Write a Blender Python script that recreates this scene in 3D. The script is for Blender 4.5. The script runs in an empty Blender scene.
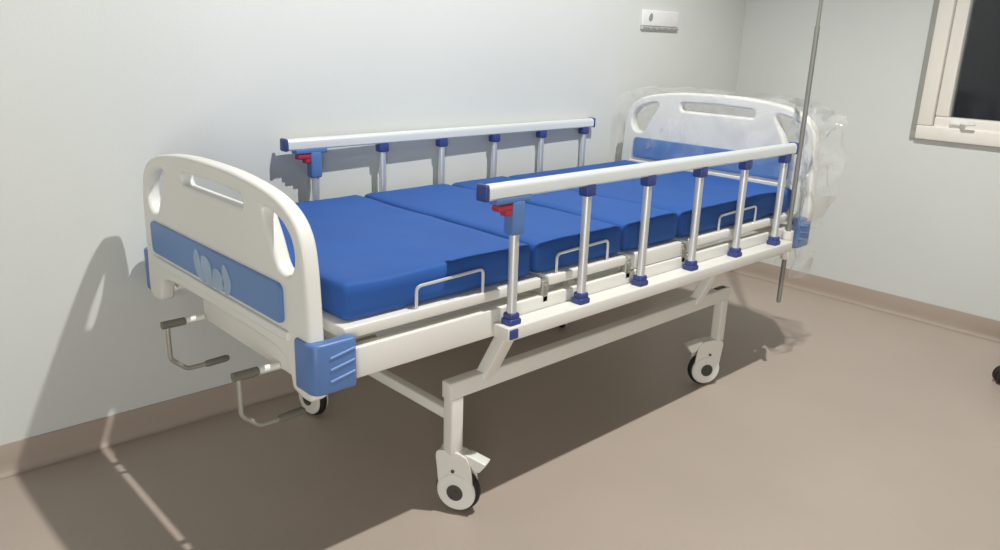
import bpy, bmesh, math, random
from mathutils import Vector, Matrix, noise
random.seed(7)
S = bpy.context.scene
COL = S.collection

# ------------------------------------------------------------------ camera
def cam_matrix(loc, yaw, pitch, roll):
    fw = Vector((math.cos(yaw)*math.cos(pitch), math.sin(yaw)*math.cos(pitch), math.sin(pitch)))
    r = fw.cross(Vector((0, 0, 1))).normalized()
    u = r.cross(fw)
    r2 = r*math.cos(roll) + u*math.sin(roll)
    u2 = -r*math.sin(roll) + u*math.cos(roll)
    m = Matrix.Identity(4)
    for i in range(3):
        m[i][0], m[i][1], m[i][2], m[i][3] = r2[i], u2[i], -fw[i], loc[i]
    return m
cd = bpy.data.cameras.new('camera'); cam = bpy.data.objects.new('camera', cd); COL.objects.link(cam)
cam.matrix_world = cam_matrix((-0.7484, -1.3142, 1.2127), 0.81195, -0.29525, 0.03186)
cd.sensor_width = 36.0; cd.lens = 36.0*780.96/1000.0; cd.clip_start = 0.02
S.camera = cam

# ------------------------------------------------------------------ world, lights, exposure
w = bpy.data.worlds.new('night'); S.world = w; w.use_nodes = True
w.node_tree.nodes['Background'].inputs[0].default_value = (0.010, 0.012, 0.016, 1)
w.node_tree.nodes['Background'].inputs[1].default_value = 1.0
S.view_settings.view_transform = 'Standard'; S.view_settings.look = 'None'
S.view_settings.gamma = 1.0; S.view_settings.exposure = 0.0
S.view_settings.use_curve_mapping = False

def point_lamp(name, loc, power, radius, color):
    l = bpy.data.lights.new(name, 'POINT'); l.energy = power; l.shadow_soft_size = radius; l.color = color
    o = bpy.data.objects.new(name, l); o.location = loc; COL.objects.link(o); return o
def spot_lamp(name, loc, target, power, radius, color, angle, blend):
    l = bpy.data.lights.new(name, 'SPOT'); l.energy = power; l.shadow_soft_size = radius; l.color = color
    l.spot_size = math.radians(angle); l.spot_blend = blend
    o = bpy.data.objects.new(name, l); o.location = loc; COL.objects.link(o)
    o.rotation_euler = (Vector(target)-Vector(loc)).to_track_quat('-Z', 'Y').to_euler(); return o
spot_lamp('ceiling_lamp_light', (1.03, -0.70, 3.34), (0.68, -0.20, 0.0), 368, 0.03, (1.0, 0.99, 0.965), 120, 0.5)
spot_lamp('wall_fill_spot', (-0.55, -1.45, 2.75), (1.05, 1.0, 1.25), 26, 0.10, (0.95, 0.98, 1.0), 38, 0.8)  # added spot that brightens the middle of the back wall
def area_lamp(name, loc, target, power, sx, sy, color):
    l = bpy.data.lights.new(name, 'AREA'); l.energy = power; l.shape = 'RECTANGLE'; l.size = sx; l.size_y = sy; l.color = color
    o = bpy.data.objects.new(name, l); o.location = loc; COL.objects.link(o)
    o.rotation_euler = (Vector(target)-Vector(loc)).to_track_quat('-Z', 'Y').to_euler(); return o
area_lamp('added_front_fill', (-2.4, -2.8, 0.98), (0.9, 0.3, 0.75), 72, 1.3, 1.9, (1.0, 0.995, 0.975))  # added soft fill for the bed's camera-side faces, no doorway behind it

# ------------------------------------------------------------------ materials
def mat(name, col, rough=0.5, metal=0.0, var=0.0, vscale=8.0, bump=0.0, bscale=40.0, spec=0.5, coat=0.0, sheen=0.0, detail=4.0):
    m = bpy.data.materials.new(name); m.use_nodes = True
    nt = m.node_tree; b = nt.nodes['Principled BSDF']
    b.inputs['Roughness'].default_value = rough; b.inputs['Metallic'].default_value = metal
    b.inputs['Specular IOR Level'].default_value = spec
    b.inputs['Coat Weight'].default_value = coat
    b.inputs['Sheen Weight'].default_value = sheen
    tc = nt.nodes.new('ShaderNodeTexCoord')
    n = nt.nodes.new('ShaderNodeTexNoise'); n.inputs['Scale'].default_value = vscale; n.inputs['Detail'].default_value = detail
    nt.links.new(tc.outputs['Object'], n.inputs['Vector'])
    r = nt.nodes.new('ShaderNodeValToRGB')
    r.color_ramp.elements[0].position = 0.3; r.color_ramp.elements[1].position = 0.7
    r.color_ramp.elements[0].color = tuple(c*(1-var) for c in col)+(1,)
    r.color_ramp.elements[1].color = tuple(min(1, c*(1+var)) for c in col)+(1,)
    nt.links.new(n.outputs['Fac'], r.inputs['Fac']); nt.links.new(r.outputs['Color'], b.inputs['Base Color'])
    if bump:
        n2 = nt.nodes.new('ShaderNodeTexNoise'); n2.inputs['Scale'].default_value = bscale; n2.inputs['Detail'].default_value = 3
        nt.links.new(tc.outputs['Object'], n2.inputs['Vector'])
        bp = nt.nodes.new('ShaderNodeBump'); bp.inputs['Strength'].default_value = bump; bp.inputs['Distance'].default_value = 0.01
        nt.links.new(n2.outputs['Fac'], bp.inputs['Height']); nt.links.new(bp.outputs['Normal'], b.inputs['Normal'])
    return m

M = {}
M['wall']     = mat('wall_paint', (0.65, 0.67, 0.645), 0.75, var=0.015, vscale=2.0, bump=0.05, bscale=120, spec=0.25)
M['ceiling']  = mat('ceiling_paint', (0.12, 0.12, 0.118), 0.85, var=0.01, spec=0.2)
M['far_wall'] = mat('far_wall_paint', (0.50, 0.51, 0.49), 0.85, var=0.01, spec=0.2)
M['floor']    = mat('vinyl_floor', (0.46, 0.385, 0.325), 0.42, var=0.05, vscale=1.6, bump=0.03, bscale=60, spec=0.35)
M['skirt']    = mat('vinyl_skirting', (0.40, 0.33, 0.275), 0.45, var=0.04, vscale=3, spec=0.35)
M['steel']    = mat('white_powder_coat', (0.78, 0.765, 0.71), 0.35, var=0.02, vscale=5)
M['abs']      = mat('white_abs_plastic', (0.79, 0.785, 0.735), 0.32, var=0.012, vscale=4)
M['blue']     = mat('mid_blue_plastic', (0.10, 0.20, 0.45), 0.38, var=0.03, vscale=9)
M['ridge']    = mat('pale_blue_plastic', (0.22, 0.36, 0.68), 0.4, var=0.02)
M['panel']    = mat('panel_blue_plastic', (0.10, 0.225, 0.50), 0.3, var=0.05, vscale=4)
M['emblem']   = mat('pale_emblem_print', (0.33, 0.45, 0.60), 0.4, var=0.10, vscale=20)
M['cap']      = mat('dark_blue_plastic', (0.038, 0.062, 0.23), 0.4, var=0.04)
M['mattress'] = mat('blue_mattress_cover', (0.027, 0.098, 0.345), 0.6, var=0.05, vscale=6, bump=0.08, bscale=14, spec=0.22)
M['alu']      = mat('anodised_aluminium', (0.70, 0.72, 0.73), 0.38, metal=0.55, var=0.02, vscale=3)
M['rail']     = mat('pale_aluminium', (0.76, 0.79, 0.79), 0.38, metal=0.25, var=0.02, vscale=3)
M['wire']     = mat('chromed_wire', (0.80, 0.81, 0.82), 0.3, metal=0.5, var=0.02)
M['red']      = mat('red_plastic', (0.42, 0.03, 0.06), 0.4, var=0.05)
M['rubber']   = mat('black_rubber', (0.012, 0.012, 0.012), 0.6, var=0.1)
M['hub']      = mat('grey_hub_plastic', (0.07, 0.065, 0.055), 0.5, var=0.1)
M['grip']     = mat('grey_grip_plastic', (0.17, 0.165, 0.135), 0.55, var=0.08)
M['crank']    = mat('zinc_plated_steel', (0.42, 0.41, 0.36), 0.4, metal=0.5, var=0.04)
M['pole']     = mat('dull_steel_pole', (0.26, 0.26, 0.235), 0.45, metal=0.3, var=0.05)
M['frame']    = mat('window_frame_paint', (0.82, 0.79, 0.72), 0.4, var=0.015, vscale=4)
M['edge_grey']   = mat('grey_window_edge', (0.33, 0.335, 0.31), 0.7, var=0.03)
M['plate']    = mat('white_sign_plastic', (0.80, 0.80, 0.79), 0.4, var=0.01)
M['ink']      = mat('grey_print', (0.30, 0.30, 0.30), 0.6, var=0.05)
M['strip']    = mat('pale_grey_strip', (0.46, 0.465, 0.46), 0.6, var=0.05, vscale=30)
M['stool']    = mat('black_stool_plastic', (0.02, 0.02, 0.02), 0.45, var=0.1)
M['vinyl']    = mat('black_stool_vinyl', (0.025, 0.025, 0.028), 0.5, var=0.1)

def glass_mat():
    m = bpy.data.materials.new('window_glass'); m.use_nodes = True; nt = m.node_tree
    nt.nodes.clear(); out = nt.nodes.new('ShaderNodeOutputMaterial')
    t = nt.nodes.new('ShaderNodeBsdfTransparent'); t.inputs[0].default_value = (0.75, 0.78, 0.80, 1)
    g = nt.nodes.new('ShaderNodeBsdfGlossy'); g.inputs['Roughness'].default_value = 0.08
    mx = nt.nodes.new('ShaderNodeMixShader'); mx.inputs[0].default_value = 0.05
    nt.links.new(t.outputs[0], mx.inputs[1]); nt.links.new(g.outputs[0], mx.inputs[2]); nt.links.new(mx.outputs[0], out.inputs[0])
    return m
def film_mat():
    m = bpy.data.materials.new('clear_plastic_film'); m.use_nodes = True; nt = m.node_tree
    nt.nodes.clear(); out = nt.nodes.new('ShaderNodeOutputMaterial')
    t = nt.nodes.new('ShaderNodeBsdfTransparent'); t.inputs[0].default_value = (1.0, 1.0, 1.0, 1)
    g = nt.nodes.new('ShaderNodeBsdfGlossy'); g.inputs['Roughness'].default_value = 0.12; g.inputs['Color'].default_value = (0.95, 0.95, 0.95, 1)
    d = nt.nodes.new('ShaderNodeBsdfTranslucent'); d.inputs['Color'].default_value = (0.97, 0.97, 0.97, 1)
    d2 = nt.nodes.new('ShaderNodeBsdfDiffuse'); d2.inputs['Color'].default_value = (0.97, 0.97, 0.97, 1)
    md = nt.nodes.new('ShaderNodeMixShader'); md.inputs[0].default_value = 0.5
    nt.links.new(d.outputs[0], md.inputs[1]); nt.links.new(d2.outputs[0], md.inputs[2])
    tc = nt.nodes.new('ShaderNodeTexCoord'); n = nt.nodes.new('ShaderNodeTexNoise'); n.inputs['Scale'].default_value = 3.2; n.inputs['Detail'].default_value = 1
    nt.links.new(tc.outputs['Object'], n.inputs['Vector'])
    n.inputs['Distortion'].default_value = 0.8
    sb = nt.nodes.new('ShaderNodeMath'); sb.operation = 'SUBTRACT'; sb.inputs[1].default_value = 0.5
    ab = nt.nodes.new('ShaderNodeMath'); ab.operation = 'ABSOLUTE'
    nt.links.new(n.outputs['Fac'], sb.inputs[0]); nt.links.new(sb.outputs[0], ab.inputs[0])
    r = nt.nodes.new('ShaderNodeMapRange'); r.inputs['From Min'].default_value = 0.0; r.inputs['From Max'].default_value = 0.06
    r.inputs['To Min'].default_value = 0.26; r.inputs['To Max'].default_value = 0.08
    nt.links.new(ab.outputs[0], r.inputs['Value'])
    m1 = nt.nodes.new('ShaderNodeMixShader'); nt.links.new(r.outputs['Result'], m1.inputs[0])
    nt.links.new(t.outputs[0], m1.inputs[1]); nt.links.new(md.outputs[0], m1.inputs[2])
    lw = nt.nodes.new('ShaderNodeLayerWeight'); lw.inputs['Blend'].default_value = 0.25
    mm = nt.nodes.new('ShaderNodeMath'); mm.operation = 'MULTIPLY'; mm.inputs[1].default_value = 0.30
    nt.links.new(lw.outputs['Fresnel'], mm.inputs[0])
    m2 = nt.nodes.new('ShaderNodeMixShader'); nt.links.new(mm.outputs[0], m2.inputs[0])
    nt.links.new(m1.outputs[0], m2.inputs[1]); nt.links.new(g.outputs[0], m2.inputs[2])
    nt.links.new(m2.outputs[0], out.inputs[0])
    return m
M['glass'] = glass_mat(); M['film'] = film_mat()

# ------------------------------------------------------------------ mesh helpers
def obj(name, bm, m, parent=None, smooth=True):
    if isinstance(bm, bpy.types.Mesh): return obj_me(name, bm, m, parent, smooth)
    me = bpy.data.meshes.new(name)
    bmesh.ops.recalc_face_normals(bm, faces=bm.faces[:])
    bm.to_mesh(me); bm.free()
    return obj_me(name, me, m, parent, smooth)
def obj_me(name, me, m, parent=None, smooth=True):
    me.materials.clear(); me.materials.append(m)
    if smooth:
        for p in me.polygons: p.use_smooth = True
        me.set_sharp_from_angle(angle=math.radians(38))
    o = bpy.data.objects.new(name, me); COL.objects.link(o)
    if parent: o.parent = parent
    return o
def empty(name, loc=(0, 0, 0), rz=0.0):
    o = bpy.data.objects.new(name, None); o.location = loc; o.rotation_euler = (0, 0, rz)
    o.empty_display_size = 0.1; COL.objects.link(o); return o
def tag(o, label, cat, group=None):
    o['label'] = label; o['category'] = cat
    if group: o['group'] = group
    return o
def struct(o): o['kind'] = 'structure'; return o

def rbox(bm, lo, hi, r=0.004, n=(3, 3, 3), fn=None, mtx=None):
    """rounded box: a gridded cube whose corners are rounded to radius r"""
    lo = Vector(lo); hi = Vector(hi); c = (lo+hi)/2; h = (hi-lo)/2
    r = min(r, h.x*0.999, h.y*0.999, h.z*0.999)
    def axis(hh, k):
        if r <= 0: return [-hh + 2*hh*i/k for i in range(k+1)]
        a = [-hh, -hh+0.3*r, -hh+r]; b = [hh-r, hh-0.3*r, hh]
        mid = [(-hh+r) + (2*hh-2*r)*i/k for i in range(1, k)]
        return a+mid+b
    ax = [axis(h.x, n[0]), axis(h.y, n[1]), axis(h.z, n[2])]
    cache = {}
    def vert(i, j, k):
        key = (i, j, k)
        if key not in cache:
            p = Vector((ax[0][i], ax[1][j], ax[2][k]))
            if r > 0:
                q = Vector([max(-(h[a]-r), min(h[a]-r, p[a])) for a in range(3)])
                d = p-q
                if d.length > 1e-9: p = q + d.normalized()*r
            p = p + c
            if fn: p = fn(p)
            if mtx: p = mtx @ p
            cache[key] = bm.verts.new(p)
        return cache[key]
    L = [len(a)-1 for a in ax]
    for f in range(3):
        a, b = [(1, 2), (0, 2), (0, 1)][f]
        for side in (0, L[f]):
            for i in range(L[a]):
                for j in range(L[b]):
                    q = []
                    for di, dj in ((0, 0), (1, 0), (1, 1), (0, 1)):
                        idx = [0, 0, 0]; idx[f] = side; idx[a] = i+di; idx[b] = j+dj
                        q.append(vert(*idx))
                    try: bm.faces.new(q)
                    except ValueError: pass
def box(lo, hi, r=0.003, n=(1, 1, 1), fn=None, mtx=None):
    bm = bmesh.new(); rbox(bm, lo, hi, r, n, fn, mtx); return bm
def bar(bm, a, b, wx, wz, r=0.003, up=(0, 0, 1)):
    """rounded rectangular tube from a to b; wz measured along up, wx across"""
    a = Vector(a); b = Vector(b); d = b-a; L = d.length; d.normalize()
    up = Vector(up); s = d.cross(up).normalized(); u = s.cross(d)
    m = Matrix(((d.x, s.x, u.x, a.x), (d.y, s.y, u.y, a.y), (d.z, s.z, u.z, a.z), (0, 0, 0, 1)))
    rbox(bm, (0, -wx/2, -wz/2), (L, wx/2, wz/2), r, (1, 1, 1), None, m)
def fillet(pts, r, k=5):
    pts = [Vector(p) for p in pts]; out = [pts[0]]
    for i in range(1, len(pts)-1):
        p, q, s = pts[i-1], pts[i], pts[i+1]
        d1 = (p-q); d2 = (s-q); rr = min(r, d1.length*0.49, d2.length*0.49)
        a = q+d1.normalized()*rr; b = q+d2.normalized()*rr
        for t in range(k+1):
            t /= k; out.append(a*(1-t)**2 + q*2*t*(1-t) + b*t*t)
    out.append(pts[-1]); return out
def tube(bm, pts, rad, seg=10):
    pts = [Vector(p) for p in pts]; rings = []
    t0 = (pts[1]-pts[0]).normalized()
    ref = Vector((0, 0, 1)) if abs(t0.z) < 0.9 else Vector((1, 0, 0))
    nrm = t0.cross(ref).normalized()
    for i, p in enumerate(pts):
        if i == 0: t = t0
        elif i == len(pts)-1: t = (pts[i]-pts[i-1]).normalized()
        else: t = ((pts[i+1]-p).normalized()+(p-pts[i-1]).normalized()).normalized()
        nrm = (nrm - t*nrm.dot(t)).normalized(); bn = t.cross(nrm)
        rr = rad[i] if isinstance(rad, (list, tuple)) else rad
        rings.append([bm.verts.new(p + (nrm*math.cos(2*math.pi*k/seg)+bn*math.sin(2*math.pi*k/seg))*rr) for k in range(seg)])
    for a, b in zip(rings, rings[1:]):
        for k in range(seg): bm.faces.new((a[k], a[(k+1) % seg], b[(k+1) % seg], b[k]))
    bm.faces.new(rings[0][::-1]); bm.faces.new(rings[-1])
def lathe(bm, prof, seg=28, mtx=None):
    """prof: (radius, height) pairs about local z"""
    rings = []
    for r, z in prof:
        if r < 1e-6:
            p = Vector((0, 0, z)); rings.append([bm.verts.new(mtx @ p if mtx else p)])
        else:
            ring = []
            for k in range(seg):
                a = 2*math.pi*k/seg; p = Vector((r*math.cos(a), r*math.sin(a), z))
                ring.append(bm.verts.new(mtx @ p if mtx else p))
            rings.append(ring)
    for a, b in zip(rings, rings[1:]):
        for k in range(seg):
            q = [a[k % len(a)], a[(k+1) % len(a)], b[(k+1) % len(b)], b[k % len(b)]]
            u = []
            for v in q:
                if v not in u: u.append(v)
            if len(u) > 2:
                try: bm.faces.new(u)
                except ValueError: pass
def smooth_closed(pts, k=6):
    """closed Catmull-Rom through pts"""
    n = len(pts); out = []
    for i in range(n):
        p0, p1, p2, p3 = [Vector(pts[(i+j-1) % n]) for j in range(4)]
        for s in range(k):
            t = s/k
            out.append(0.5*((2*p1)+(p2-p0)*t+(2*p0-5*p1+4*p2-p3)*t*t+(3*p1-p0-3*p2+p3)*t**3))
    return out
def round_poly(pts, r, k=5):
    n = len(pts); out = []
    for i in range(n):
        p, q, s = [Vector(pts[(i+j-1) % n]) for j in range(3)]
        rr = r[i] if isinstance(r, (list, tuple)) else r
        d1 = p-q; d2 = s-q; rr = min(rr, d1.length*0.48, d2.length*0.48)
        if rr < 1e-6: out.append(q); continue
        a = q+d1.normalized()*rr; b = q+d2.normalized()*rr
        for t in range(k+1):
            t /= k; out.append(a*(1-t)**2 + q*2*t*(1-t) + b*t*t)
    return out
def slab_mesh(loops, thick, bevel, mtx):
    """solid sheet with holes: loops of 2-D points, first the outline; thickness along local z (centred)"""
    cu = bpy.data.curves.new('outline', 'CURVE'); cu.dimensions = '2D'; cu.fill_mode = 'BOTH'
    cu.extrude = max(0.0, thick/2-bevel); cu.bevel_depth = bevel; cu.bevel_resolution = 2; cu.offset = -bevel
    for lp in loops:
        sp = cu.splines.new('POLY'); sp.points.add(len(lp)-1); sp.use_cyclic_u = True
        for i, p in enumerate(lp): sp.points[i].co = (p[0], p[1], 0, 1)
    o = bpy.data.objects.new('outline', cu); COL.objects.link(o)
    dg = bpy.context.evaluated_depsgraph_get()
    me = bpy.data.meshes.new_from_object(o.evaluated_get(dg))
    bpy.data.objects.remove(o); bpy.data.curves.remove(cu)
    me.transform(mtx); me.update(); return me
def yz_at(x):   # local (a, b, c) -> world (x + c, a, b)
    return Matrix(((0, 0, 1, x), (1, 0, 0, 0), (0, 1, 0, 0), (0, 0, 0, 1)))

# ------------------------------------------------------------------ the room (turned 1.5 degrees against the bed)
ROOM = (0.0, 1.012, 0.0); RROT = -0.018
SR = 3.100; SL = -2.6; TF = -4.4; H = 3.42
def room(o): o.location = ROOM; o.rotation_euler = (0, 0, RROT); return struct(o)
room(obj('floor', box((SL-.1, TF-.1, -0.10), (SR+.1, 0.1, 0.0), 0), M['floor'], smooth=False))
room(obj('wall_back', box((SL-.1, 0.0, 0.0), (SR+.1, 0.1, H), 0), M['wall'], smooth=False))
WT0, WT1, WZ0, WZ1 = -0.948, -1.86, 0.832, 1.98       # window opening (incl. frame) on the right wall
bm = bmesh.new()
rbox(bm, (SR, TF, 0), (SR+.1, 0, WZ0+.03), 0, (1, 1, 1)); rbox(bm, (SR, TF, WZ1-.03), (SR+.1, 0, H), 0, (1, 1, 1))
rbox(bm, (SR, WT0-.03, WZ0+.03), (SR+.1, 0, WZ1-.03), 0, (1, 1, 1)); rbox(bm, (SR, TF, WZ0+.03), (SR+.1, WT1+.03, WZ1-.03), 0, (1, 1, 1))
room(obj('wall_right', bm, M['wall'], smooth=False))
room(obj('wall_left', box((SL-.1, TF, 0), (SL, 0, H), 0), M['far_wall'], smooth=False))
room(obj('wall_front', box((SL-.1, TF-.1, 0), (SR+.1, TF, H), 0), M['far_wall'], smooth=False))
room(obj('ceiling', box((SL-.1, TF-.1, H), (SR+.1, 0.1, H+.1), 0), M['ceiling'], smooth=False))
def cove(name, a, b, inward):
    """coved vinyl skirting: thin upstand with a curved foot"""
    prof = [(0, 0.090), (0.004, 0.090), (0.0055, 0.086), (0.006, 0.035)]
    for i in range(1, 6):
        t = i/5*math.pi/2; prof.append((0.006+0.018*(1-math.cos(t)), 0.0245-0.0235*math.sin(t)))
    prof.append((0, 0.0005))
    a = Vector(a); b = Vector(b); inward = Vector(inward); bm = bmesh.new(); rr = []
    for p in (a, b): rr.append([bm.verts.new(p+inward*q[0]+Vector((0, 0, q[1]))) for q in prof])
    n = len(prof)
    for i in range(n): bm.faces.new((rr[0][i], rr[0][(i+1) % n], rr[1][(i+1) % n], rr[1][i]))
    bm.faces.new(rr[0]); bm.faces.new(rr[1][::-1])
    return room(obj(name, bm, M['skirt']))
cove('baseboard_back', (SL, -0.0005, 0), (SR-.001, -0.0005, 0), (0, -1, 0))
cove('baseboard_right', (SR-.0005, TF, 0), (SR-.0005, -.001, 0), (-1, 0, 0))

# window: grey edge strip, casing, sash, glass, stay handle
win = room(empty('window_1'))
def ring(bm, s0, s1, t0, t1, z0, z1, wd, r=0.004):
    rbox(bm, (s0, t1, z0), (s1, t0, z0+wd), r, (1, 1, 1)); rbox(bm, (s0, t1, z1-wd), (s1, t0, z1), r, (1, 1, 1))
    rbox(bm, (s0, t0-wd, z0+wd), (s1, t0, z1-wd), r, (1, 1, 1)); rbox(bm, (s0, t1, z0+wd), (s1, t1+wd, z1-wd), r, (1, 1, 1))
bm = bmesh.new(); ring(bm, SR-0.010, SR+0.02, WT0+0.026, WT1-0.026, WZ0-0.002, WZ1+0.02, 0.035, 0.002)
obj('edge_strip', bm, M['edge_grey'], win)
bm = bmesh.new(); ring(bm, SR-0.022, SR+0.06, WT0, WT1, WZ0, WZ1, 0.062, 0.006)
obj('casing', bm, M['frame'], win)
bm = bmesh.new(); ring(bm, SR-0.010, SR+0.05, WT0-0.066, WT1+0.066, WZ0+0.050, WZ1-0.066, 0.055, 0.007)
sash = obj('sash', bm, M['frame'], win)
obj('pane', box((SR+0.018, WT1+0.11, WZ0+0.09), (SR+0.024, WT0-0.11, WZ1-0.11), 0, (1, 1, 1)), M['glass'], sash, smooth=False)
bm = bmesh.new(); rbox(bm, (SR-0.024, WT0-0.20, WZ0+0.073), (SR-0.008, WT0-0.135, WZ0+0.088), 0.004)
tube(bm, fillet([(SR-0.020, WT0-0.185, WZ0+0.083), (SR-0.045, WT0-0.19, WZ0+0.083), (SR-0.047, WT0-0.245, WZ0+0.087)], 0.012), 0.0055, 8)
obj('stay_handle', bm, M['plate'], sash)

# wall plate near the corner
pl = empty('wall_plate', (0, 0, 0)); pl.location = ROOM; pl.rotation_euler = (0, 0, RROT)
tag(pl, 'small white plate with a dark mark and grey strip, high on the back wall', 'wall plate')
obj('plate', box((2.245, -0.012, 1.283), (2.515, 0.0, 1.352), 0.004), M['plate'], pl)
obj('mark', slab_mesh([smooth_closed([(0, .017), (.013, .008), (.010, -.012), (-.006, -.018), (-.014, -.004)])], 0.003, 0.0005,
    Matrix(((1, 0, 0, 2.302), (0, 0, -1, -0.0125), (0, 1, 0, 1.322), (0, 0, 0, 1)))), M['ink'], pl)
bm = bmesh.new(); rbox(bm, (2.245, -0.010, 1.266), (2.515, 0.0, 1.282), 0.003)
st = obj('strip', bm, M['strip'], pl)
bm = bmesh.new(); s = 2.253
for wd in (.052, .034, .030, .04, .028, .03): rbox(bm, (s, -0.0115, 1.2705), (s+wd, -0.0095, 1.2775), 0.001); s += wd+.011
obj('print', bm, M['ink'], st)

# ------------------------------------------------------------------ the bed
W = 0.907
bed = empty('hospital_bed', (1.05, W/2, 0)); B0 = Vector((1.05, W/2, 0))
tag(bed, 'white two-crank hospital bed with blue panels, side rails and castors', 'hospital bed')
def bpart(name, bm, m, parent=None, smooth=True):
    """mesh in world coordinates -> part (or sub-part) of the bed, all origins at the bed's base"""
    if isinstance(bm, bpy.types.Mesh): me = bm
    else:
        bmesh.ops.recalc_face_normals(bm, faces=bm.faces[:]); me = bpy.data.meshes.new(name); bm.to_mesh(me); bm.free()
    if parent is None: me.transform(Matrix.Translation(-B0)); return obj_me(name, me, m, bed, smooth)
    me.transform(Matrix.Translation(-B0)); return obj_me(name, me, m, parent, smooth)

# end boards
def board_outline(c, dz):
    half = [(.453, .478), (.450, .60), (.446, .70), (.439, .775), (.425, .822), (.393, .858), (.338, .884), (.26, .900), (.15, .911), (0.05, .9145)]
    foot_in = [(.378, .474), (.362, .505), (.335, .542), (.25, .553), (.1, .556)]
    pts = [(c+a, z+dz) for a, z in half] + [(c-a, z+dz) for a, z in half[::-1]]
    pts += [(c-a, z+dz) for a, z in foot_in] + [(c+a, z+dz) for a, z in foot_in[::-1]]
    return smooth_closed(pts, 4)
def board(name, xf, xb, c, dz, face, emblem):
    slot = round_poly([(c-.185, .838+dz), (c+.155, .838+dz), (c+.16, .868+dz), (c+.0, .874+dz), (c-.18, .868+dz)], .014)
    def hand(s):
        return smooth_closed([(c+s*.272, .856+dz), (c+s*.345, .846+dz), (c+s*.392, .812+dz), (c+s*.402, .768+dz), (c+s*.380, .734+dz), (c+s*.334, .738+dz), (c+s*.304, .790+dz)], 5)
    xm = (xf+xb)/2
    b = bpart(name, slab_mesh([board_outline(c, dz), slot, hand(1), hand(-1)], xb-xf, 0.009, yz_at(xm)), M['abs'])
    xs = xf if face < 0 else xb
    pan = bpart('panel', slab_mesh([round_poly([(c-.352, .618+dz), (c+.380, .618+dz), (c+.380, .707+dz), (c-.352, .707+dz)], .02)], 0.012, 0.003, yz_at(xs+face*0.002)), M['panel'], b)
    pb = bpart('lower_rim', slab_mesh([round_poly([(c-.372, .585+dz), (c+.40, .585+dz), (c+.40, .607+dz), (c-.372, .607+dz)], .009)], 0.012, 0.004, yz_at(xs+face*0.002)), M['abs'], b)
    if emblem:
        shapes = [[(.060, .034), (.073, .030), (.078, .004), (.066, -.030), (.038, -.043), (.046, -.012)],
                  [(.026, .030), (.044, .024), (.046, -.002), (.032, -.038), (.0, -.041), (.006, -.010), (.012, .018)],
                  [(-.022, .012), (-.002, .006), (.002, -.018), (-.004, -.039), (-.034, -.037), (-.040, -.012)],
                  [(-.050, .032), (-.038, .024), (-.036, -.010), (-.044, -.040), (-.060, -.034), (-.066, -.004)]]
        cy, cz = c-.022, .657+dz
        for k, sh in enumerate(shapes):
            e = bpart('emblem_petal', slab_mesh([smooth_closed([(cy+a*1.42, cz+z*.98) for a, z in sh], 5)], 0.003, 0.0005, yz_at(xs+face*0.0085)), M['emblem'], b)
    return b
footboard = board('footboard', -0.012, 0.026, 0.470, 0.0, -1, True)
headboard = board('headboard', 2.070, 2.112, 0.440, 0.105, -1, False)

# corner bumpers
def bumper(cx, cy, sx, sy, z0, z1, oy=.08):
    """L-shaped wrap-around corner guard with three slanted ribs; outer corner at (cx, cy), arms run sx along x and sy along y"""
    ox = .105; t = .030
    pts = [(0, 0), (ox, 0), (ox, t), (t, t), (t, oy), (0, oy)]
    rr = [.028, .008, .008, .010, .008, .008]
    lp = [(cx+sx*p[0], cy+sy*p[1]) for p in round_poly(pts, rr, 6)]
    m = Matrix.Translation((0, 0, (z0+z1)/2))
    b = bpart('corner_bumper', slab_mesh([lp], z1-z0, 0.007, m), M['blue'])
    for k in range(3):
        bm = bmesh.new(); z = z0+.028+k*.026
        bar(bm, (cx+sx*.040, cy-sy*.0005, z), (cx+sx*.100, cy-sy*.0005, z+.011), .004, .005, .0018)
        bpart('rib', bm, M['ridge'], b)
    return b
bumper(-0.020, -0.006, 1, 1, .492, .605, .078); bumper(-0.006, .984, 1, -1, .478, .600, .066)
bumper(2.124, -0.012, -1, 1, .485, .600); bumper(2.124, .915, -1, -1, .485, .600)

# main frame
def fbar(name, lo, hi, r=.004): return bpart(name, box(lo, hi, r), M['steel'])
for y0 in (.022, .857): fbar('side_frame', (.045, y0, .494), (2.06, y0+.030, .566))
fbar('end_frame', (.048, .053, .515), (.078, .856, .562)); fbar('end_frame', (2.03, .053, .515), (2.06, .856, .562))
for x in (.67, 1.30): fbar('cross_member', (x, .053, .525), (x+.03, .856, .560))
for y0, y1 in ((.053, .10), (.775, .857)):
    bpart('corner_light_stop', box((.028, y0, .556), (.100, y1, .563), .002), M['steel'])  # added plates that block light through the gap behind the footboard
bm = bmesh.new(); rbox(bm, (.034, .175, .462), (.046, .665, .552), .004)
bpart('crank_plate', bm, M['steel'])

# deck panels under the mattress
for x0, x1 in ((.075, .672), (.70, 1.028), (1.042, 1.308), (1.325, 2.058)):
    dp = fbar('deck_panel', (x0, .026, .588 if x0 != 1.042 else .568), (x1, .882, .615), .004)
fbar('deck_light_stop', (.082, .060, .5825), (2.05, .848, .5875), .001)  # added sheet that keeps light from falling through the mattress gaps
for x in (.686, 1.035, 1.317):
    for y in (.032, .872):
        bm = bmesh.new(); rbox(bm, (x-.012, y-.010, .545), (x+.012, y+.010, .606), .004)
        tube(bm, [(x, y-.016, .590), (x, y+.016, .590)], .007, 10)
        bpart('hinge', bm, M['crank'])

# mattress guards
for x0, x1 in ((.270, .472), (.735, .946), (1.525, 1.758)):
    bm = bmesh.new(); tube(bm, fillet([(x0, .033, .606), (x0, .033, .668), (x1, .033, .674), (x1, .033, .606)], .014), .0040, 8)
    bpart('mattress_guard', bm, M['wire'])

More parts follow.
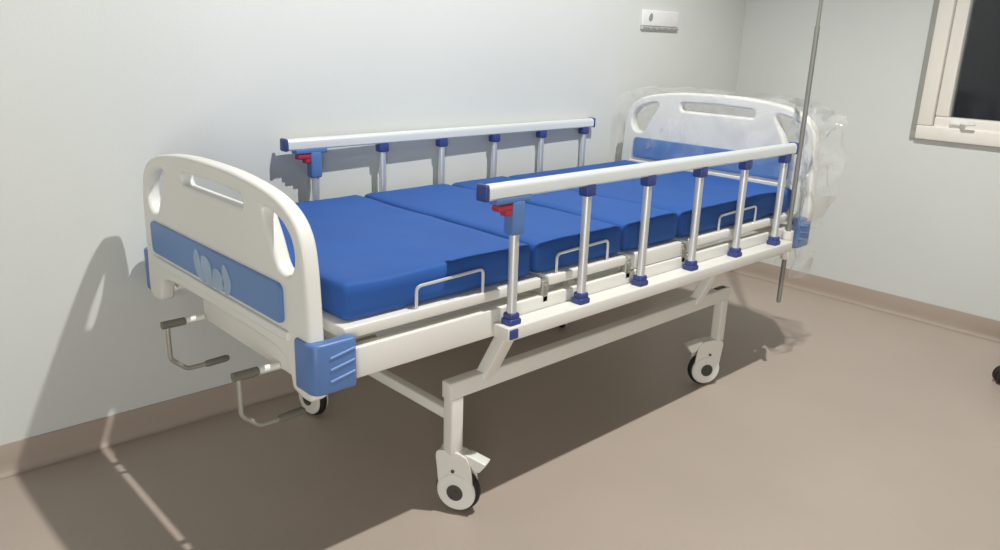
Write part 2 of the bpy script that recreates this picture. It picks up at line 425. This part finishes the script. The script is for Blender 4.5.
# lower beams, struts, legs
YL = (.0846, W-.0846)
for y in YL:
    bm = bmesh.new(); rbox(bm, (.402, y-.018, .328), (1.712, y+.018, .376), .005); beam = bpart('lower_beam', bm, M['steel'])
    bm = bmesh.new(); rbox(bm, (1.640, y-.009, .3755), (1.698, y+.009, .3768), .0005); bpart('opening_shade', bm, M['hub'], beam)  # dark slab painting the shade of an opening onto the beam top
    yo = .040 if y < .4 else W-.040
    for xa, xb in ((.530, .603), (1.512, 1.585)):
        bm = bmesh.new(); bar(bm, (xa, y, .352), (xb, yo, .530), .034, .050, .004, up=(1, 0, .4)); bpart('strut', bm, M['steel'])
    for x in (.428, 1.688):
        bm = bmesh.new(); rbox(bm, (x-.020, y-.018, .168), (x+.020, y+.018, .330), .005); bpart('leg', bm, M['steel'])
bm = bmesh.new(); rbox(bm, (.410, YL[0]+.018, .264), (.438, YL[1]-.018, .294), .004); bpart('leg_crossbar', bm, M['steel'])

# castors
def caster(x, y, ang, trail=.024):
    """ang: direction the wheel's outer face looks to; stem above (x, y)"""
    n = Vector((math.cos(ang), math.sin(ang), 0)); d = Vector((-n.y, n.x, 0))       # d = trailing direction
    if d.dot(Vector((math.sin(ang), -math.cos(ang), 0))) > 0: d = -d
    def build(sign, pedal):
        tr = d*sign
        c = Vector((x, y, .0625)) + tr*trail
        A = Matrix(((tr.x, 0, n.x, c.x), (tr.y, 0, n.y, c.y), (0, 1, 0, c.z), (0, 0, 0, 1)))   # local x = trail, y = up, z = axle
        house = bmesh.new()
        prof = smooth_closed([(-.056, .108), (-.020, .116), (.024, .108), (.040, .080), (.046, .035), (.048, -.008), (.030, -.038), (-.002, -.047), (-.034, -.034), (-.048, .004), (-.054, .060)], 4)
        for zc in (-.0175, .0175):
            me = slab_mesh([prof], .007, .002, A @ Matrix.Translation((0, 0, zc)))
            house.from_mesh(me); bpy.data.meshes.remove(me)
        top = [(-.056, .085), (-.053, .112), (-.022, .118), (.020, .110), (.034, .088), (.0, .082)]
        me = slab_mesh([round_poly(top, .008)], .036, .003, A); house.from_mesh(me); bpy.data.meshes.remove(me)
        lathe(house, [(0, .100), (.022, .100), (.022, .112), (.015, .114), (.015, .125), (0, .125)], 18, Matrix.Translation((x, y, .0625)))
        h = bpart('caster', house, M['steel'])
        tire = bmesh.new()
        pr = [(.0, -.0135), (.050, -.0135), (.056, -.0125), (.061, -.008), (.0625, 0), (.061, .008), (.056, .0125), (.050, .0135), (.0, .0135)]
        lathe(tire, pr, 36, A); bpart('tire', tire, M['rubber'], h)
        for s in (-1, 1):
            cv = bmesh.new(); F = A @ Matrix.Translation((0, 0, s*.0140))
            lathe(cv, [(.0545, 0), (.0545, s*.004), (.050, s*.0085), (.020, s*.0115), (.0, s*.0115)], 32, F); bpart('wheel_cover', cv, M['abs'], h)
            hb = bmesh.new(); F = A @ Matrix.Translation((0, 0, s*.0255))
            lathe(hb, [(.023, -s*.002), (.023, s*.0015), (.015, s*.002), (.015, s*.0005), (.007, s*.0005), (.007, s*.003), (0, s*.003)], 20, F); bpart('hub_cap', hb, M['hub'], h)
        bl = bmesh.new(); lathe(bl, [(0, -.024), (.005, -.024), (.005, .024), (0, .024)], 12, A @ Matrix.Translation((-.008, .060, 0))); bpart('pivot_bolt', bl, M['hub'], h)
        if pedal:
            pd = slab_mesh([round_poly([(.004, .104), (.030, .113), (.084, .096), (.064, .068), (.046, .072), (.034, .090)], .005)], .036, .003, A)
            bpart('brake_pedal', pd, M['abs'], h)
    return build
caster(.432, YL[0], math.radians(207), .014)(1, True)
caster(1.688, YL[0], math.radians(240), .040)(-1, True)
caster(.423, YL[1], math.radians(186))(1, False)
caster(1.662, YL[1], math.radians(138))(-1, False)

# cranks
for yc in (.66, .245):
    bm = bmesh.new()
    tube(bm, [(.30, yc, .470), (.040, yc, .470)], .011, 12)
    tube(bm, fillet([(.040, yc, .470), (-.066, yc, .470), (-.066, yc, .372), (-.024, yc, .334), (.030, yc, .334)], .012), .0062, 10)
    ck = bpart('crank', bm, M['crank'])
    bm = bmesh.new(); tube(bm, [(-.080, yc, .470), (-.020, yc, .470)], .0105, 12); bpart('crank_coupling', bm, M['grip'], ck)
    bm = bmesh.new(); tube(bm, [(-.018, yc, .470), (.032, yc, .470)], .0085, 12); bpart('crank_sleeve', bm, M['abs'], ck)
    bm = bmesh.new(); tube(bm, [(.022, yc, .334), (.030, yc, .334), (.085, yc, .336), (.092, yc, .336)], [.006, .0095, .0095, .006], 12); bpart('crank_grip', bm, M['grip'], ck)

# side rails
XP = [.532+.2607*i for i in range(6)]
def side_rail(y, s, k, dx, ZR):
    """s = -1 near side (outside looks to -y), +1 wall side"""
    XP = [(.532+.2607*i)*k+dx for i in range(6)]
    bm = bmesh.new(); prof = []
    for q in range(9):
        a = math.pi*q/8; prof.append((.0165*math.cos(a), .006+.0125*math.sin(a)))
    prof += [(-.0165, -.014), (-.012, -.0185), (.012, -.0185), (.0165, -.014)]
    rings = []
    for x in (.434*k+dx, 1.880*k+dx): rings.append([bm.verts.new((x, y+p[0], ZR+p[1])) for p in prof])
    n = len(prof)
    for i in range(n): bm.faces.new((rings[0][i], rings[0][(i+1) % n], rings[1][(i+1) % n], rings[1][i]))
    bm.faces.new(rings[0]); bm.faces.new(rings[1][::-1])
    R = bpart('side_rail', bm, M['rail'])
    for xa, xb in ((.434*k+dx-.014, .434*k+dx), (1.880*k+dx, 1.880*k+dx+.012)):
        bpart('rail_end_cap', box((xa, y-.0185, ZR-.0205), (xb, y+.0185, ZR+.0205), .006), M['cap'], R)
    ya, yb = (y-.026, .020) if s < 0 else (W-.020, y+.012)
    bpart('bottom_rail', box((.498, ya, .496), (1.932, yb, .532), .004), M['steel'], R)
    bpart('pivot_cap', box((.503, ya-.005, .502) if s < 0 else (.503, yb-.006, .502), (.530, ya+.006, .527) if s < 0 else (.530, yb+.005, .527), .003), M['cap'], R)
    for i, x in enumerate(XP):
        bm = bmesh.new()
        sec = .0125
        tube(bm, [(x, y, .530), (x, y, ZR-.016)], sec, 14); bpart('post', bm, M['alu'], R)
        bm = bmesh.new()
        rbox(bm, (x-.020, y-.019, .530), (x+.020, y+.019, .548), .006); rbox(bm, (x-.016, y-.016, .544), (x+.016, y+.016, .562), .006)
        bpart('post_base', bm, M['cap'], R)
        if i: bpart('post_cap', box((x-.019, y-.0165, ZR-.048), (x+.019, y+.0165, ZR-.015), .006), M['cap'], R)
    # latch at the first post
    x = XP[0]; yl = y
    bm = bmesh.new()
    rbox(bm, (x-.075, yl-.017, ZR-.032), (x+.040, yl+.017, ZR-.015), .005)
    rbox(bm, (x-.022, yl-.018, ZR-.112), (x+.018, yl+.018, ZR-.026), .007)
    bpart('latch_housing', bm, M['blue'], R)
    bm = bmesh.new()
    rbox(bm, (x-.066, yl-.014, ZR-.050), (x-.018, yl+.014, ZR-.032), .005); rbox(bm, (x-.040, yl-.013, ZR-.064), (x-.018, yl+.013, ZR-.045), .005)
    bpart('release_lever', bm, M['red'], R)['label'] = 'dark red release lever'
    return R
side_rail(-.0095, -1, 1.0, 0.0, .873); side_rail(W+.048, 1, 1.0172, .0129, .8672)
bm = bmesh.new(); lathe(bm, [(.0098, .455), (.0155, .455), (.0155, .505), (.019, .508), (.019, .562), (.0098, .562), (.0098, .455)], 20, Matrix.Translation((1.958, 0, 0)))
bpart('pole_socket', bm, M['steel'])

# ------------------------------------------------------------------ mattress in four hinged sections
mat_root = empty('mattress', (1.05, W/2, .615))
tag(mat_root, 'blue vinyl mattress in four sections lying on the white bed', 'mattress')
MO = Vector((1.05, W/2, .615))
def cushion(x0, x1, seed, lift):
    def fn(p):
        q = p.copy()
        wv = noise.noise(Vector((p.x*4+seed, p.y*3.2, p.z*6)))*.0055 + noise.noise(Vector((p.x*11+seed, p.y*9, p.z*9)))*.0020
        if p.z > .66: q.z += wv + lift*(p.x-x0)/(x1-x0)
        q.y += noise.noise(Vector((p.x*6+seed*2, p.z*8, 3)))*.004 * (1 if p.y < .1 or p.y > .8 else 0)
        return q - MO
    bm = bmesh.new(); rbox(bm, (x0, .044, .6155), (x1, .866, .703), .022, (18, 24, 5), fn)
    return obj('mattress_section', bm, M['mattress'], mat_root)
cushion(.086, .658, 1.3, .003); cushion(.672, 1.029, 5.1, .002); cushion(1.043, 1.312, 9.7, .004); cushion(1.326, 2.062, 14.2, .001)

# ------------------------------------------------------------------ IV pole
iv = empty('iv_pole', (1.958, 0, .283))
tag(iv, 'thin dull steel drip pole standing upright at the bed head corner', 'drip pole')
bm = bmesh.new(); tube(bm, [(0, 0, 0), (0, 0, .004), (0, 0, 1.0)], [.005, .0085, .0085], 12); obj('outer_tube', bm, M['pole'], iv)
bm = bmesh.new(); tube(bm, [(0, 0, .995), (0, 0, 1.83)], .0062, 12); obj('inner_tube', bm, M['pole'], iv)
bm = bmesh.new()
for a in range(4):
    c, s_ = math.cos(a*math.pi/2), math.sin(a*math.pi/2)
    tube(bm, fillet([(0, 0, 1.81), (c*.07, s_*.07, 1.80), (c*.09, s_*.09, 1.77), (c*.11, s_*.11, 1.80)], .015), .003, 8)
obj('hook', bm, M['pole'], iv)

# ------------------------------------------------------------------ plastic film bagged over the headboard
def film():
    bm = bmesh.new()
    NU, NV = 110, 46
    c = .440
    def outline(t):      # t 0..1 across the board, from wall side to near side: top edge height
        a = (t-.5)*2
        return 1.032 - .10*abs(a)**4.5
    rows = []
    # the bag: front sheet down, over the top, back sheet down; its near edge bulges well past the board
    for iv_ in range(NV+1):
        v = iv_/NV; row = []
        for iu in range(NU+1):
            u = iu/NU
            y = .905 - u*1.005
            edge = abs(u-.47)*2
            top = 1.036 - .115*max(0, edge-.25)**3.2
            if v < .5:
                k = v/.5; x = 2.052 - .012*math.sin(math.pi*k) - .050*min(1, max(0, (u-.895)/.02)); low = .735 - .36*min(1, max(0, (u-.90)/.03))
                z = low + (top-low)*k
                if k > .93: x += (k-.93)/.07*.022
            else:
                k = (v-.5)/.5; x = 2.132 + .012*math.sin(math.pi*k); z = top - (top-.375)*k
                if k < .07: x -= (.07-k)/.07*.022
            if u > .88 and z < .70: y += (u-.88)*.55*min(1, (.70-z)/.2)
            # crumpled folds
            p = Vector((y*7, z*7, x*5))
            am = .009 + .085*max(0, (u-.80)/.20)
            f = abs(noise.noise(p+Vector((3, 1, 0))))-.25 + .5*abs(noise.noise(p*2.3))-.12
            x += am*f*(1 if v > .5 else -1)*2.0
            y += am*.7*noise.noise(p*1.7+Vector((9, 4, 2)))
            z += am*.5*noise.noise(p*1.5+Vector((2, 8, 5)))
            if u > .93: x += (2.092-x)*((u-.93)/.07)**1.5*.9
            row.append(bm.verts.new((x-2.09, y-c, z-.42)))
        rows.append(row)
    for a, b in zip(rows, rows[1:]):
        for i in range(NU): bm.faces.new((a[i], a[i+1], b[i+1], b[i]))
    o = obj('plastic_wrap', bm, M['film']); o.location = (2.09, c, .42)
    return tag(o, 'crumpled clear plastic film bagged over the headboard', 'plastic wrap')
film()

# ------------------------------------------------------------------ stool, only one castor of which shows at the right edge
stl = empty('stool', (2.756, -.822, 0))
tag(stl, 'black five-castor stool at the right edge, only one castor in view', 'stool')
bm = bmesh.new()
lathe(bm, [(0, .065), (.032, .065), (.034, .10), (.026, .115), (.018, .30), (.018, .40), (.03, .42), (.03, .435), (0, .435)], 20)
obj('column', bm, M['stool'], stl)
bm = bmesh.new(); lathe(bm, [(0, .435), (.14, .435), (.165, .445), (.170, .465), (.165, .485), (.14, .495), (0, .497)], 32); obj('seat', bm, M['vinyl'], stl)
for k in range(5):
    a = math.radians(136.5+72*k); dx, dy = math.cos(a), math.sin(a)
    bm = bmesh.new(); bar(bm, (dx*.02, dy*.02, .095), (dx*.262, dy*.262, .078), .030, .020, .005); lg = obj('leg', bm, M['stool'], stl)
    bm = bmesh.new(); cx, cy = dx*.262, dy*.262
    n = Vector((-dy, dx, 0))
    for s in (-1, 1):
        A = Matrix(((dx, 0, n.x, cx+n.x*s*.013), (dy, 0, n.y, cy+n.y*s*.013), (0, 1, 0, .034), (0, 0, 0, 1)))
        lathe(bm, [(0, -.011), (.028, -.011), (.034, -.006), (.034, .006), (.028, .011), (0, .011)], 24, A)
    tube(bm, [(cx, cy, .03), (cx, cy, .080)], .008, 10)
    obj('castor', bm, M['rubber'], lg)
